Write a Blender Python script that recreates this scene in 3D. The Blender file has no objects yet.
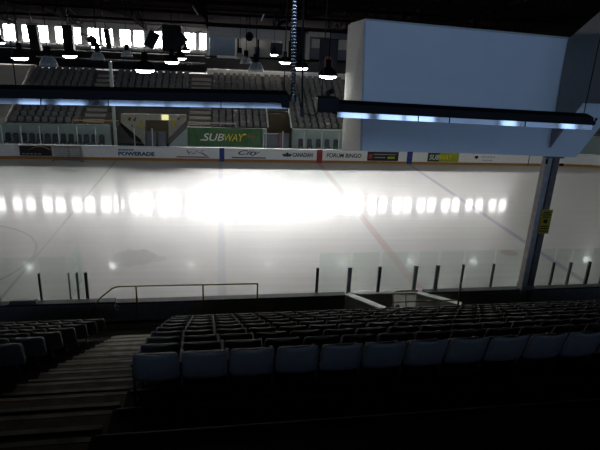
import bpy, math, random
from mathutils import Vector, Matrix
random.seed(7)
S = bpy.context.scene
COL = S.collection
PI = math.pi

# ------------------------------------------------------------------ camera (solved from rink lines and posts)
FPX, YAW, PITCH, ROLL, EYE = 534.094, .15792, .331462, .0481748, 9.155932
cy, sy, cp, sp = math.cos(YAW), math.sin(YAW), math.cos(PITCH), math.sin(PITCH)
CF = Vector((sy*cp, cy*cp, -sp)); r0 = Vector((cy, -sy, 0)); u0 = r0.cross(CF)
CR = math.cos(ROLL)*r0 + math.sin(ROLL)*u0
CU = -math.sin(ROLL)*r0 + math.cos(ROLL)*u0
def ray(x, y): return CF + CR*((x-300)/FPX) + CU*((225-y)/FPX)
def at_y(x, y, Y):
    d = ray(x, y); return Vector((0, 0, EYE)) + d*(Y/d.y)
def at_z(x, y, Z):
    d = ray(x, y); return Vector((0, 0, EYE)) + d*((Z-EYE)/d.z)
def at_x(x, y, X):
    d = ray(x, y); return Vector((0, 0, EYE)) + d*(X/d.x)
cam = bpy.data.cameras.new('camera'); cam.sensor_width = 36; cam.lens = FPX/600*36
cam.clip_start = .05; cam.clip_end = 300
co = bpy.data.objects.new('camera', cam); COL.objects.link(co)
M3 = Matrix((CR, CU, -CF)).transposed()
co.matrix_world = Matrix.Translation((0, 0, EYE)) @ M3.to_4x4()
S.camera = co

# ------------------------------------------------------------------ materials
def mat(name, c, rough=.6, metal=0., var=.12, scale=6., spec=.4, bump=0., stretch=(1, 1, 1)):
    m = bpy.data.materials.new(name); m.use_nodes = True
    n = m.node_tree.nodes; l = m.node_tree.links; b = n['Principled BSDF']
    b.inputs['Roughness'].default_value = rough; b.inputs['Metallic'].default_value = metal
    b.inputs['Specular IOR Level'].default_value = spec
    t = n.new('ShaderNodeTexCoord'); mp = n.new('ShaderNodeMapping'); mp.inputs['Scale'].default_value = stretch
    l.new(t.outputs['Object'], mp.inputs['Vector'])
    nz = n.new('ShaderNodeTexNoise'); nz.inputs['Scale'].default_value = scale; nz.inputs['Detail'].default_value = 4
    l.new(mp.outputs['Vector'], nz.inputs['Vector'])
    rp = n.new('ShaderNodeValToRGB')
    rp.color_ramp.elements[0].position = .3; rp.color_ramp.elements[1].position = .7
    rp.color_ramp.elements[0].color = (*[max(0, v*(1-var)) for v in c], 1)
    rp.color_ramp.elements[1].color = (*[min(1, v*(1+var)) for v in c], 1)
    l.new(nz.outputs['Fac'], rp.inputs['Fac']); l.new(rp.outputs['Color'], b.inputs['Base Color'])
    if bump:
        bp = n.new('ShaderNodeBump'); bp.inputs['Strength'].default_value = bump; bp.inputs['Distance'].default_value = .02
        l.new(nz.outputs['Fac'], bp.inputs['Height']); l.new(bp.outputs['Normal'], b.inputs['Normal'])
    return m
def emit(name, c, s, var=0.):
    m = bpy.data.materials.new(name); m.use_nodes = True
    b = m.node_tree.nodes['Principled BSDF']
    b.inputs['Base Color'].default_value = (*[min(.8, v) for v in c], 1)
    b.inputs['Emission Color'].default_value = (*c, 1); b.inputs['Emission Strength'].default_value = s
    return m
def glassmat(name, tint, refl):
    m = bpy.data.materials.new(name); m.use_nodes = True
    n = m.node_tree.nodes; l = m.node_tree.links; n.clear()
    o = n.new('ShaderNodeOutputMaterial'); mx = n.new('ShaderNodeMixShader'); tr = n.new('ShaderNodeBsdfTransparent')
    g = n.new('ShaderNodeBsdfGlossy'); g.inputs['Roughness'].default_value = .08; g.inputs['Color'].default_value = (.9, 1, .95, 1)
    fr = n.new('ShaderNodeFresnel'); fr.inputs['IOR'].default_value = 1.3
    mu = n.new('ShaderNodeMath'); mu.operation = 'MULTIPLY'; mu.inputs[1].default_value = refl
    tr.inputs['Color'].default_value = (*tint, 1)
    l.new(fr.outputs[0], mu.inputs[0]); l.new(mu.outputs[0], mx.inputs['Fac'])
    l.new(tr.outputs[0], mx.inputs[1]); l.new(g.outputs[0], mx.inputs[2]); l.new(mx.outputs[0], o.inputs['Surface'])
    return m

# tuned light levels
L_WIN = 27.; L_MID = 112.; L_REAR = 1.0; L_LAMP = 60.

M = dict(
 board=mat('board_white', (.80, .79, .76), .45, var=.05),
 kick=mat('kick_yellow', (.38, .175, .04), .5),
 caprail=mat('cap_rail', (.55, .57, .56), .4),
 boardblue=mat('board_blue', (.03, .05, .20), .5), boardred=mat('board_red', (.30, .03, .05), .5),
 concrete=mat('stand_concrete', (.13, .12, .11), .85, scale=3),
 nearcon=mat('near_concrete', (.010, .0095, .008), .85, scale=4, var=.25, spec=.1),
 nosing=mat('step_nosing', (.13, .11, .07), .5, var=.6, scale=2.5, spec=.2),
 step=mat('aisle_step', (.085, .067, .03), .8, var=.3, scale=5, spec=.15),
 farwall=mat('far_stand_wall', (.30, .36, .35), .6, var=.08),
 pale=mat('pale_concrete', (.42, .39, .34), .8, var=.1),
 white=mat('white_paint', (.6, .6, .57), .5, var=.06),
 brown=mat('brown_wall', (.10, .075, .045), .8),
 dark=mat('dark_paint', (.010, .010, .011), .7, spec=.15),
 darker=mat('black_metal', (.006, .006, .007), .6, spec=.15),
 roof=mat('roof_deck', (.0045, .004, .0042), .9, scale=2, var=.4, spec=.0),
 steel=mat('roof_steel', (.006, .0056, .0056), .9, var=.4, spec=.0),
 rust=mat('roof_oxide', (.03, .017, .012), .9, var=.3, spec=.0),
 backwall=mat('back_wall', (.42, .41, .40), .8, var=.08),
 wallgrey=mat('wall_grey', (.10, .10, .10), .85),
 seatb=mat('seat_plastic_blue', (.085, .080, .078), .6, var=.15, spec=.10),
 seatd=mat('seat_cast_iron', (.022, .022, .024), .55, var=.2, spec=.15),
 seatf=mat('far_seat_plastic', (.15, .145, .138), .6, var=.15),
 seatf2=mat('far_bench_seat', (.03, .03, .045), .5, var=.15),
 nearcap=mat('near_board_cap', (.045, .045, .052), .6, var=.15, spec=.15), nearwall=mat('near_board_dark', (.38, .36, .36), .6, var=.15, spec=.2),
 yellowrail=mat('yellow_rail', (.22, .17, .02), .45, var=.15),
 greyrail=mat('grey_rail', (.22, .22, .19), .4, var=.1),
 postgrey=mat('post_grey', (.17, .17, .16), .45), postdark=mat('post_dark', (.02, .017, .016), .5), postblue=mat('post_blue', (.025, .03, .055), .5),
 postpale=mat('post_pale', (.45, .47, .47), .4),
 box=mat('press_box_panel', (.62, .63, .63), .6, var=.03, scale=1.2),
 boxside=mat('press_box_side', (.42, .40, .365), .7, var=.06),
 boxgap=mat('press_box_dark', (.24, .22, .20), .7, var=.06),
 column=mat('column_lit', (.36, .325, .30), .6, var=.15, spec=.2), column_shade=mat('column_shaded', (.15, .125, .105), .6, var=.2, spec=.2),  # one column: light on its left side, shade on the rest put into two tones
 yellow=mat('sign_yellow', (.36, .25, .015), .5, var=.08), ink=mat('sign_ink', (.01, .01, .01), .6),
 alu=mat('polished_reflector', (.12, .12, .12), .06, 1., var=.08, scale=3), duct=mat('flex_duct', (.5, .5, .5), .22, 1., var=.06),
 heater=mat('heater_black', (.006, .006, .006), .6, spec=.12),
 acrylic=None, net=mat('goal_net', (.20, .19, .18), .8), frame=mat('goal_frame', (.28, .20, .19), .4),
 green=mat('sign_green', (.045, .13, .05), .5, var=.35, scale=1.2), green2=mat('sign_green_dark', (.03, .07, .02), .5),
 capwhite=mat('cap_white', (.85, .85, .84), .38, var=.04, spec=.9), lwhite=mat('letter_white', (.75, .75, .72), .5), lyellow=mat('letter_yellow', (.72, .60, .03), .5), lnavy=mat('letter_navy', (.02, .03, .07), .5),
 lblue=mat('letter_blue', (.03, .25, .42), .5), lred=mat('letter_red', (.33, .05, .05), .5), lgold=mat('letter_gold', (.45, .27, .07), .5), lpurple=mat('letter_purple', (.12, .05, .16), .5),
 lolive=mat('letter_olive', (.33, .36, .03), .5), adblack=mat('ad_black', (.02, .018, .018), .5), lgrey=mat('letter_grey', (.3, .3, .32), .5),
 banner=mat('banner_navy', (.015, .017, .028), .7), emblem=mat('banner_emblem', (.16, .085, .065), .7), binblue=mat('bin_blue', (.06, .10, .22), .5),
 doorgrey=mat('door_grey', (.10, .11, .14), .5), chrome=mat('rail_pale', (.5, .5, .48), .35),
 boothglass=mat('booth_glass', (.10, .105, .10), .2), mural=mat('mural_panel', (.30, .28, .24), .7, var=.1), muraly=mat('mural_yellow', (.33, .27, .05), .7, var=.2),
 exit=emit('exit_sign_glow', (1., .95, .42), .75), glow=emit('lamp_glow', (1., .97, .99), 7.), bulb=emit('bulb_glow', (.96, 1., .95), L_LAMP),
 window=emit('window_daylight', (1., .975, .965), L_WIN), rearwin=emit('rear_window_daylight', (5.2, 8.1, 13.6), L_REAR), reardim=emit('rear_window_shaded', (.8, 1.3, 2.3), L_REAR),
 glass=glassmat('rink_glass', (.93, .955, .94), .30), nglass=glassmat('near_rink_glass', (.93, .96, .945), .3),
)
def acrylic():
    m = bpy.data.materials.new('lamp_acrylic'); m.use_nodes = True
    n = m.node_tree.nodes; l = m.node_tree.links; n.clear()
    o = n.new('ShaderNodeOutputMaterial'); a = n.new('ShaderNodeMixShader'); b = n.new('ShaderNodeMixShader')
    t = n.new('ShaderNodeBsdfTransparent'); d = n.new('ShaderNodeBsdfDiffuse'); g = n.new('ShaderNodeBsdfGlossy'); lw = n.new('ShaderNodeLayerWeight')
    t.inputs['Color'].default_value = (.82, .82, .82, 1); d.inputs['Color'].default_value = (.55, .55, .54, 1); g.inputs['Roughness'].default_value = .25
    lw.inputs['Blend'].default_value = .35
    mr = n.new('ShaderNodeMapRange'); mr.inputs['To Min'].default_value = .16; mr.inputs['To Max'].default_value = .62
    a.inputs['Fac'].default_value = .25
    l.new(lw.outputs['Facing'], mr.inputs['Value']); l.new(mr.outputs[0], b.inputs['Fac'])
    l.new(d.outputs[0], a.inputs[1]); l.new(g.outputs[0], a.inputs[2]); l.new(t.outputs[0], b.inputs[1]); l.new(a.outputs[0], b.inputs[2]); l.new(b.outputs[0], o.inputs['Surface'])
    return m
M['acrylic'] = acrylic()
def hdpe():                                       # milky plastic board, lets some light through
    m = bpy.data.materials.new('milky_board'); m.use_nodes = True
    n = m.node_tree.nodes; l = m.node_tree.links; n.clear()
    o = n.new('ShaderNodeOutputMaterial'); a = n.new('ShaderNodeMixShader'); d = n.new('ShaderNodeBsdfDiffuse'); t = n.new('ShaderNodeBsdfTranslucent')
    z = n.new('ShaderNodeTexNoise'); z.inputs['Scale'].default_value = 4; rp = n.new('ShaderNodeValToRGB')
    rp.color_ramp.elements[0].color = (.58, .58, .55, 1); rp.color_ramp.elements[1].color = (.66, .66, .63, 1)
    l.new(z.outputs['Fac'], rp.inputs['Fac']); l.new(rp.outputs['Color'], d.inputs['Color']); l.new(rp.outputs['Color'], t.inputs['Color'])
    a.inputs['Fac'].default_value = .6
    l.new(d.outputs[0], a.inputs[1]); l.new(t.outputs[0], a.inputs[2]); l.new(a.outputs[0], o.inputs['Surface'])
    return m
M['hdpe'] = hdpe()

# ------------------------------------------------------------------ ice: painted lines are part of the sheet
def ice_material():
    m = bpy.data.materials.new('ice'); m.use_nodes = True
    n = m.node_tree.nodes; l = m.node_tree.links; b = n['Principled BSDF']
    g = n.new('ShaderNodeNewGeometry'); sx = n.new('ShaderNodeSeparateXYZ'); l.new(g.outputs['Position'], sx.inputs[0])
    X, Y = sx.outputs['X'], sx.outputs['Y']
    def mt(op, a, b_=None, c_=None):
        k = n.new('ShaderNodeMath'); k.operation = op
        for i, v in enumerate((a, b_, c_)):
            if v is None: continue
            if isinstance(v, (int, float)): k.inputs[i].default_value = v
            else: l.new(v, k.inputs[i])
        return k.outputs[0]
    def soft(d, w, e=.05):                       # 1 inside |d|<w
        k = n.new('ShaderNodeMapRange'); k.inputs['From Min'].default_value = w-e; k.inputs['From Max'].default_value = w+e
        k.inputs['To Min'].default_value = 1; k.inputs['To Max'].default_value = 0
        l.new(d, k.inputs['Value']); return k.outputs[0]
    def line(x0, w): return soft(mt('ABSOLUTE', mt('SUBTRACT', X, x0)), w)
    def dist(cx, cy_, ax=1., ay=1.):
        dx = mt('MULTIPLY', mt('SUBTRACT', X, cx), 1/ax); dy = mt('MULTIPLY', mt('SUBTRACT', Y, cy_), 1/ay)
        return mt('SQRT', mt('ADD', mt('MULTIPLY', dx, dx), mt('MULTIPLY', dy, dy)))
    def ring(cx, cy_, r, w=.05): return soft(mt('ABSOLUTE', mt('SUBTRACT', dist(cx, cy_), r)), w, .03)
    nz = n.new('ShaderNodeTexNoise'); nz.inputs['Scale'].default_value = 1.1; nz.inputs['Detail'].default_value = 3
    mp = n.new('ShaderNodeMapping'); mp.inputs['Scale'].default_value = (.10, 1.6, 1)
    l.new(g.outputs['Position'], mp.inputs['Vector'])
    st = n.new('ShaderNodeTexNoise'); st.inputs['Scale'].default_value = 1.5; st.inputs['Detail'].default_value = 5
    l.new(mp.outputs[0], st.inputs['Vector']); l.new(g.outputs['Position'], nz.inputs['Vector'])
    base = n.new('ShaderNodeValToRGB')
    base.color_ramp.elements[0].position = .3; base.color_ramp.elements[1].position = .7
    base.color_ramp.elements[0].color = (.245, .238, .230, 1); base.color_ramp.elements[1].color = (.305, .298, .288, 1)
    l.new(st.outputs['Fac'], base.inputs['Fac'])
    cur = base.outputs['Color']
    def paint(mask, col, amt):
        nonlocal cur
        k = n.new('ShaderNodeMix'); k.data_type = 'RGBA'
        l.new(mt('MULTIPLY', mask, amt), k.inputs['Factor']); l.new(cur, k.inputs['A']); k.inputs['B'].default_value = (*col, 1)
        cur = k.outputs['Result']
    blue, red, thin = (.13, .13, .20), (.22, .11, .12), (.11, .10, .10)
    paint(line(.08, .16), blue, .45); paint(line(15.38, .16), blue, .75); paint(line(7.88, .20), red, .6)
    paint(line(-7.72, .055), thin, .8); paint(line(-18.6, .04), red, .8)
    paint(ring(-12.4, 22.1, 4.57), thin, .85)
    paint(soft(dist(13.75, 22.1, .42, .40), 1., .25), red, .6); paint(soft(dist(-12.4, 22.1), .3), red, .7)
    # worn neutral-zone crest: a ragged dark patch
    wob = mt('MULTIPLY', mt('SUBTRACT', nz.outputs['Fac'], .5), 1.5)
    paint(soft(mt('ADD', dist(-3.75, 22.1, .92, .85), wob), 1., .10), (.12, .108, .112), .7)
    paint(soft(mt('ADD', dist(-2.75, 21.9, .6, .33), wob), 1., .10), (.17, .14, .14), .6)
    l.new(cur, b.inputs['Base Color'])
    rr = n.new('ShaderNodeMapRange'); rr.inputs['From Min'].default_value = .3; rr.inputs['From Max'].default_value = .7
    rr.inputs['To Min'].default_value = .42; rr.inputs['To Max'].default_value = .56
    l.new(st.outputs['Fac'], rr.inputs['Value']); l.new(rr.outputs[0], b.inputs['Roughness'])
    b.inputs['IOR'].default_value = 1.31; b.inputs['Specular IOR Level'].default_value = .45
    b.inputs['Coat Weight'].default_value = .20; b.inputs['Coat IOR'].default_value = 1.31
    cr = n.new('ShaderNodeMapRange'); cr.inputs['From Min'].default_value = .3; cr.inputs['From Max'].default_value = .7
    cr.inputs['To Min'].default_value = .055; cr.inputs['To Max'].default_value = .085
    l.new(st.outputs['Fac'], cr.inputs['Value']); l.new(cr.outputs[0], b.inputs['Coat Roughness'])
    # scattering just under the surface throws daylight forward
    gl = n.new('ShaderNodeBsdfGlossy'); gl.inputs['Roughness'].default_value = .25; gl.inputs['Color'].default_value = (.8, .8, .8, 1);
    mx = n.new('ShaderNodeMixShader'); mx.inputs['Fac'].default_value = .10
    out = n['Material Output']; l.new(b.outputs[0], mx.inputs[1]); l.new(gl.outputs[0], mx.inputs[2]); l.new(mx.outputs[0], out.inputs['Surface'])
    return m
M['ice'] = ice_material()

# ------------------------------------------------------------------ mesh helpers
class MB:
    def __init__(s): s.v = []; s.f = []; s.m = []
    def face(s, pts, mi=0):
        i = len(s.v); s.v += [tuple(p) for p in pts]; s.f.append(tuple(range(i, i+len(pts)))); s.m.append(mi); return s
    def hexa(s, p, mi=0):                         # p: 8 points, bottom ring then top ring
        i = len(s.v); s.v += [tuple(q) for q in p]
        for a in ((3,2,1,0),(4,5,6,7),(0,1,5,4),(1,2,6,5),(2,3,7,6),(3,0,4,7)):
            s.f.append(tuple(i+k for k in a)); s.m.append(mi)
        return s
    def box(s, x0, x1, y0, y1, z0, z1, mi=0):
        return s.hexa([(x0,y0,z0),(x1,y0,z0),(x1,y1,z0),(x0,y1,z0),(x0,y0,z1),(x1,y0,z1),(x1,y1,z1),(x0,y1,z1)], mi)
    def bar(s, a, b, w, h=None, up=(0,0,1), mi=0): # rectangular bar from a to b
        h = h or w; a, b = Vector(a), Vector(b); d = (b-a).normalized(); u = Vector(up)
        if abs(d.dot(u)) > .98: u = Vector((0,1,0))
        sd = d.cross(u).normalized()*w/2; uu = sd.cross(d).normalized()*h/2
        return s.hexa([a-sd-uu, a+sd-uu, b+sd-uu, b-sd-uu, a-sd+uu, a+sd+uu, b+sd+uu, b-sd+uu], mi)
    def prism(s, poly, off, mi=0):                # polygon extruded by vector off
        n = len(poly); i = len(s.v); off = Vector(off)
        s.v += [tuple(Vector(p)) for p in poly] + [tuple(Vector(p)+off) for p in poly]
        s.f.append(tuple(i+k for k in range(n))); s.f.append(tuple(i+n+k for k in reversed(range(n)))); s.m += [mi, mi]
        for k in range(n):
            j = (k+1) % n; s.f.append((i+j, i+k, i+n+k, i+n+j)); s.m.append(mi)
        return s
    def tube(s, pts, r, seg=8, closed=False, mi=0):
        pts = [Vector(p) for p in pts]; rs = r if isinstance(r, (list, tuple)) else [r]*len(pts)
        i0 = len(s.v); N = len(pts)
        for k, p in enumerate(pts):
            if closed: d = (pts[(k+1) % N]-pts[k-1])
            else: d = pts[min(k+1, N-1)]-pts[max(k-1, 0)]
            d.normalize(); u = Vector((0,0,1)) if abs(d.z) < .9 else Vector((1,0,0))
            a = d.cross(u).normalized(); b = a.cross(d).normalized()
            for q in range(seg):
                t = 2*PI*q/seg; s.v.append(tuple(p+(a*math.cos(t)+b*math.sin(t))*rs[k]))
        for k in range(N if closed else N-1):
            k2 = (k+1) % N
            for q in range(seg):
                q2 = (q+1) % seg
                s.f.append((i0+k*seg+q, i0+k*seg+q2, i0+k2*seg+q2, i0+k2*seg+q)); s.m.append(mi)
        if not closed:
            s.f.append(tuple(i0+q for q in reversed(range(seg)))); s.f.append(tuple(i0+(N-1)*seg+q for q in range(seg))); s.m += [mi, mi]
        return s
    def lathe(s, prof, seg=16, c=(0,0,0), mi=0):
        i0 = len(s.v)
        for r, z in prof:
            for q in range(seg):
                t = 2*PI*q/seg; s.v.append((c[0]+r*math.cos(t), c[1]+r*math.sin(t), c[2]+z))
        for k in range(len(prof)-1):
            for q in range(seg):
                q2 = (q+1) % seg
                s.f.append((i0+k*seg+q, i0+k*seg+q2, i0+(k+1)*seg+q2, i0+(k+1)*seg+q)); s.m.append(mi)
        return s
    def mesh(s, name, mats):
        me = bpy.data.meshes.new(name); me.from_pydata(s.v, [], s.f)
        for m in (mats if isinstance(mats, (list, tuple)) else [mats]): me.materials.append(m)
        for p, k in zip(me.polygons, s.m): p.material_index = k
        me.update(); return me
    def build(s, name, mats, parent=None, smooth=False, bevel=0.):
        me = s.mesh(name, mats)
        if smooth:
            for p in me.polygons: p.use_smooth = True
        return link(name, me, parent, bevel)
def link(name, me, parent=None, bevel=0.):
    o = bpy.data.objects.new(name, me); COL.objects.link(o)
    if parent: o.parent = parent
    if bevel:
        b = o.modifiers.new('bevel', 'BEVEL'); b.width = bevel; b.segments = 2; b.limit_method = 'ANGLE'
    return o
def tag(o, label, cat, group=None, kind=None):
    if label: o['label'] = label
    if cat: o['category'] = cat
    if group: o['group'] = group
    if kind: o['kind'] = kind
    return o
def struct(o): o['kind'] = 'structure'; return o
def empty(name, label, cat, loc=(0,0,0), rz=0., group=None):
    o = bpy.data.objects.new(name, None); COL.objects.link(o); o.location = loc; o.rotation_euler = (0, 0, rz)
    o.empty_display_size = .1
    return tag(o, label, cat, group)
def copy_tree(o, parent=None):
    c = o.copy(); COL.objects.link(c)
    if parent: c.parent = parent
    for ch in list(o.children): copy_tree(ch, c)
    return c
def text_mesh(body, w, h, depth=.012, shear=0., bold=0.):
    cu = bpy.data.curves.new('txt', 'FONT'); cu.body = body; cu.size = 1; cu.extrude = .01; cu.shear = shear; cu.offset = bold
    o = bpy.data.objects.new('txt', cu); COL.objects.link(o)
    dg = bpy.context.evaluated_depsgraph_get(); me = bpy.data.meshes.new_from_object(o.evaluated_get(dg))
    bpy.data.objects.remove(o)
    xs = [v.co.x for v in me.vertices]; ys = [v.co.y for v in me.vertices]; zs = [v.co.z for v in me.vertices]
    x0, x1, y0, y1, z0, z1 = min(xs), max(xs), min(ys), max(ys), min(zs), max(zs)
    for v in me.vertices:                         # lettering stands up, facing -Y, origin bottom left
        x, y, z = v.co
        v.co = ((x-x0)/(x1-x0)*w, -(z-z0)/(z1-z0)*depth, (y-y0)/(y1-y0)*h)
    me.materials.clear()
    return me
def lettering(name, body, w, h, m, parent, loc, shear=0., bold=.02, depth=.012):
    me = text_mesh(body, w, h, depth, shear, bold); me.materials.append(m)
    o = link(name, me, parent); o.location = loc; return o
ORD = ['zeroth','first','second','third','fourth','fifth','sixth','seventh','eighth','ninth','tenth','eleventh','twelfth','thirteenth','fourteenth','fifteenth','sixteenth','seventeenth','eighteenth','nineteenth','twentieth','twenty-first','twenty-second','twenty-third','twenty-fourth','twenty-fifth','twenty-sixth','twenty-seventh','twenty-eighth','twenty-ninth','thirtieth','thirty-first','thirty-second','thirty-third','thirty-fourth','thirty-fifth']

TH = .021                                         # the near stand is turned slightly against the far one
def nloc(x, y, z): return Vector((x*math.cos(TH)-y*math.sin(TH)+.35*0, x*math.sin(TH)+y*math.cos(TH), z))
def nplace(o): o.rotation_euler = (0, 0, TH); return o

# ================================================================== SHELL
XL, XR, YB, YF = -34., 48., -9., 58.6
struct(MB().box(-26, 41, 14.2, 42.6, -.3, 0).build('floor', M['ice']))
# far boards outline (rounded corners)
YBD, RC, X0R, X1R = 41.3, 8.5, -23.3, 38.4
def board_path():
    pts = [(X0R, 31.)]
    for k in range(9):
        a = PI - k/8*PI/2; pts.append((X0R+RC+RC*math.cos(a), YBD-RC+RC*math.sin(a)))
    for x in range(-14, 30, 2): pts.append((float(x), YBD))
    for k in range(9):
        a = PI/2 - k/8*PI/2; pts.append((X1R-RC+RC*math.cos(a), YBD-RC+RC*math.sin(a)))
    pts.append((X1R, 31.)); return pts
def ribbon(mb, path, z0, z1, t0, t1):             # wall strip, offsets t0..t1 outward (left of travel)
    P = [Vector((x, y, 0)) for x, y in path]; nrm = []
    for k in range(len(P)):
        d = (P[min(k+1, len(P)-1)]-P[max(k-1, 0)]).normalized(); nrm.append(Vector((-d.y, d.x, 0)))
    for k in range(len(P)-1):
        a, b, na, nb = P[k], P[k+1], nrm[k], nrm[k+1]
        q = [a+na*t0, b+nb*t0, b+nb*t1, a+na*t1]
        mb.hexa([v+Vector((0,0,z0)) for v in q]+[v+Vector((0,0,z1)) for v in q])
    return mb
fb = empty('dasher_board', 'long white dasher board across the far side of the ice with yellow kick strip', 'rink board', (8, YBD, 0))
def local(o, parent): o.location = -Vector(parent.location); return o
local(ribbon(MB(), board_path(), .22, 1.04, 0, .14).build('board_wall', M['board'], fb), fb)
local(ribbon(MB(), board_path(), 0, .22, -.015, .13).build('kick_strip', M['kick'], fb), fb)
local(ribbon(MB(), board_path(), 1.04, 1.09, -.02, .16).build('cap_rail', M['caprail'], fb), fb)
for (xa, xb, m_) in ((.0, .38, 'boardblue'), (7.66, 8.1, 'boardred'), (15.14, 15.6, 'boardblue')):
    local(MB().box(xa, xb, YBD-.022, YBD+.01, .03, 1.092).build('line_stripe', M[m_], fb), fb)
# little end gates drawn in the right corner
for xg in (25.9, 27.4):
    local(MB().box(xg-.03, xg+.03, YBD-.02, YBD+.01, .0, 1.05).build('gate_joint', M['postdark'], fb), fb)

# far stand
FS_Y, FS_D, FS_Z, FS_R, NR = 45.25, .77, 1.72, .345, 11
def far_tiers():
    mb = MB()
    def run(xa, xb, k0):
        y0 = FS_Y+FS_D*k0-.1
        poly = [(0, y0, 0)]
        for k in range(k0, NR):
            y = FS_Y-.1+FS_D*k; z = FS_Z+FS_R*k; poly += [(0, y, z), (0, y+FS_D, z)]
        y_end = FS_Y-.1+FS_D*NR
        poly += [(0, y_end, 5.75), (0, YF, 5.75), (0, YF, 0)]
        mb.prism([(xa, p[1], p[2]) for p in poly], (xb-xa, 0, 0))
    run(XL, -8.7, 0); run(-8.7, -2.72, 4); run(-2.72, 4.1, 0); run(4.1, 6.05, 3); run(6.05, XR, 0)
    return mb
struct(far_tiers().build('floor_far_stand', M['concrete']))
struct(MB().box(-26, XR, 42.6, FS_Y, -.3, .0).build('floor_far_walkway', M['concrete']))
struct(MB().box(XL, XR, 42.6, FS_Y-.2, -.35, -.3).build('floor_base', M['concrete']))
wl = MB(); wl.box(XL, -8.72, FS_Y-.25, FS_Y-.1, 0, 2.0); wl.box(-2.7, 3.97, FS_Y-.25, FS_Y-.1, 0, 2.0); wl.box(6.13, XR, FS_Y-.25, FS_Y-.1, 0, 2.05)
struct(wl.build('wall_far_stand', M['farwall']))
# pale sloping block at the left end of the far stand
bl = MB().prism([(-27, 45.1, 1.4), (-27, 45.1, 2.35), (-27, 52.6, 6.0), (-27, 54., 6.0), (-27, 54., 1.4)], (10.4, 0, 0))
struct(bl.build('wall_far_ramp', M['pale']))
# back wall with window openings, built between panes
WZ0, WZ1, WY = 7.90, 9.42, 58.0
panes = []
def bays(x0, x1, px):
    x = x0
    while x < x1:
        panes.append((x, x+1.02)); panes.append((x+1.32, x+2.34)); x += px
bays(-30.85, -4.9, 3.02); panes += [(-3.45, -2.35), (-1.95, -1.25)]
bays(-1.2+.25, 35., 3.02)
bw = MB(); bw.box(XL, XR, WY, YF, 7.45, WZ0); bw.box(XL, XR, WY, YF, WZ1, 10.2)
xs = XL
for a, b in sorted(panes):
    bw.box(xs, a, WY, YF, WZ0, WZ1); xs = b
bw.box(xs, XR, WY, YF, WZ0, WZ1)
struct(bw.build('wall_back', M['backwall'])); struct(MB().box(XL, XR, WY, YF, 5.6, 7.45).build('wall_back_lower', M['dark']))
DAY = {}
def daylight(x):                                  # panes nearer the middle made brighter to build the glare on the ice
    q = round(10*math.exp(-((x-4.5)/14.)**2))
    if q not in DAY: DAY[q] = emit('window_daylight', (1., .975, .965), L_WIN+(L_MID-L_WIN)*q/10)
    return DAY[q]
struct(MB().box(XL, -1.2, WY-.35, WY, WZ0-.30, WZ0-.14).build('trim_1', M['white']))
for i, (a, b) in enumerate(sorted(panes)):
    w = struct(MB().box(a, b, WY+.25, WY+.29, WZ0, WZ1).build('window_%d' % (i+1), daylight((a+b)/2)))
    f = MB(); t = .035
    f.box(a, a+t, WY+.12, WY+.2, WZ0, WZ1); f.box(b-t, b, WY+.12, WY+.2, WZ0, WZ1)
    f.box(a+t, b-t, WY+.12, WY+.2, WZ0, WZ0+t); f.box(a+t, b-t, WY+.12, WY+.2, WZ1-t, WZ1)
    f.build('window_frame', M['white'], w)
# side walls, ceiling, rear
struct(MB().box(XL-.3, XL, YB, YF, -.3, 14).build('wall_left', M['wallgrey']))
struct(MB().box(XR, XR+.3, YB, YF, -.3, 14).build('wall_right', M['wallgrey']))
cl = MB()
prof = [(YB-.4, 13.0), (10, 14.2), (28, 14.6), (46, 12.6), (YF+.4, 9.75)]
poly = [(XL-.4, y, z) for y, z in prof] + [(XL-.4, y, z+.3) for y, z in reversed(prof)]
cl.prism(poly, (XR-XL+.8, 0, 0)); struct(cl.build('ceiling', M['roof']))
rw = MB(); RZ0, RZ1 = 10.3, 12.3
bright = [(-8.8, -7.7), (-7.2, -6.0), (-5.1, -3.75), (-3.65, -2.5), (-2.3, -.75), (-.55, 1.2), (1.35, 3.0), (5.9, 7.3), (7.8, 9.05), (9.15, 10.7), (14.2, 15.1), (17.5, 18.4)]
dim = [(-17., -13.2), (-13., -9.), (3.2, 5.7), (10.9, 14.0), (15.3, 17.3), (18.6, 22.)]
rp_ = sorted([(a, b, 1) for a, b in bright]+[(a, b, 0) for a, b in dim])
rw.box(XL, XR, YB-.3, YB, 0, RZ0); rw.box(XL, XR, YB-.3, YB, RZ1, 13.2); xs = XL
for a, b, q in rp_:
    rw.box(xs, a, YB-.3, YB, RZ0, RZ1); xs = b
rw.box(xs, XR, YB-.3, YB, RZ0, RZ1)
struct(rw.build('wall_rear', M['wallgrey']))
for i, (a, b, q) in enumerate(rp_):
    struct(MB().box(a, b, YB-.25, YB-.2, RZ0, RZ1).build('window_%d' % (101+i), M['rearwin' if q else 'reardim']))

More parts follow.
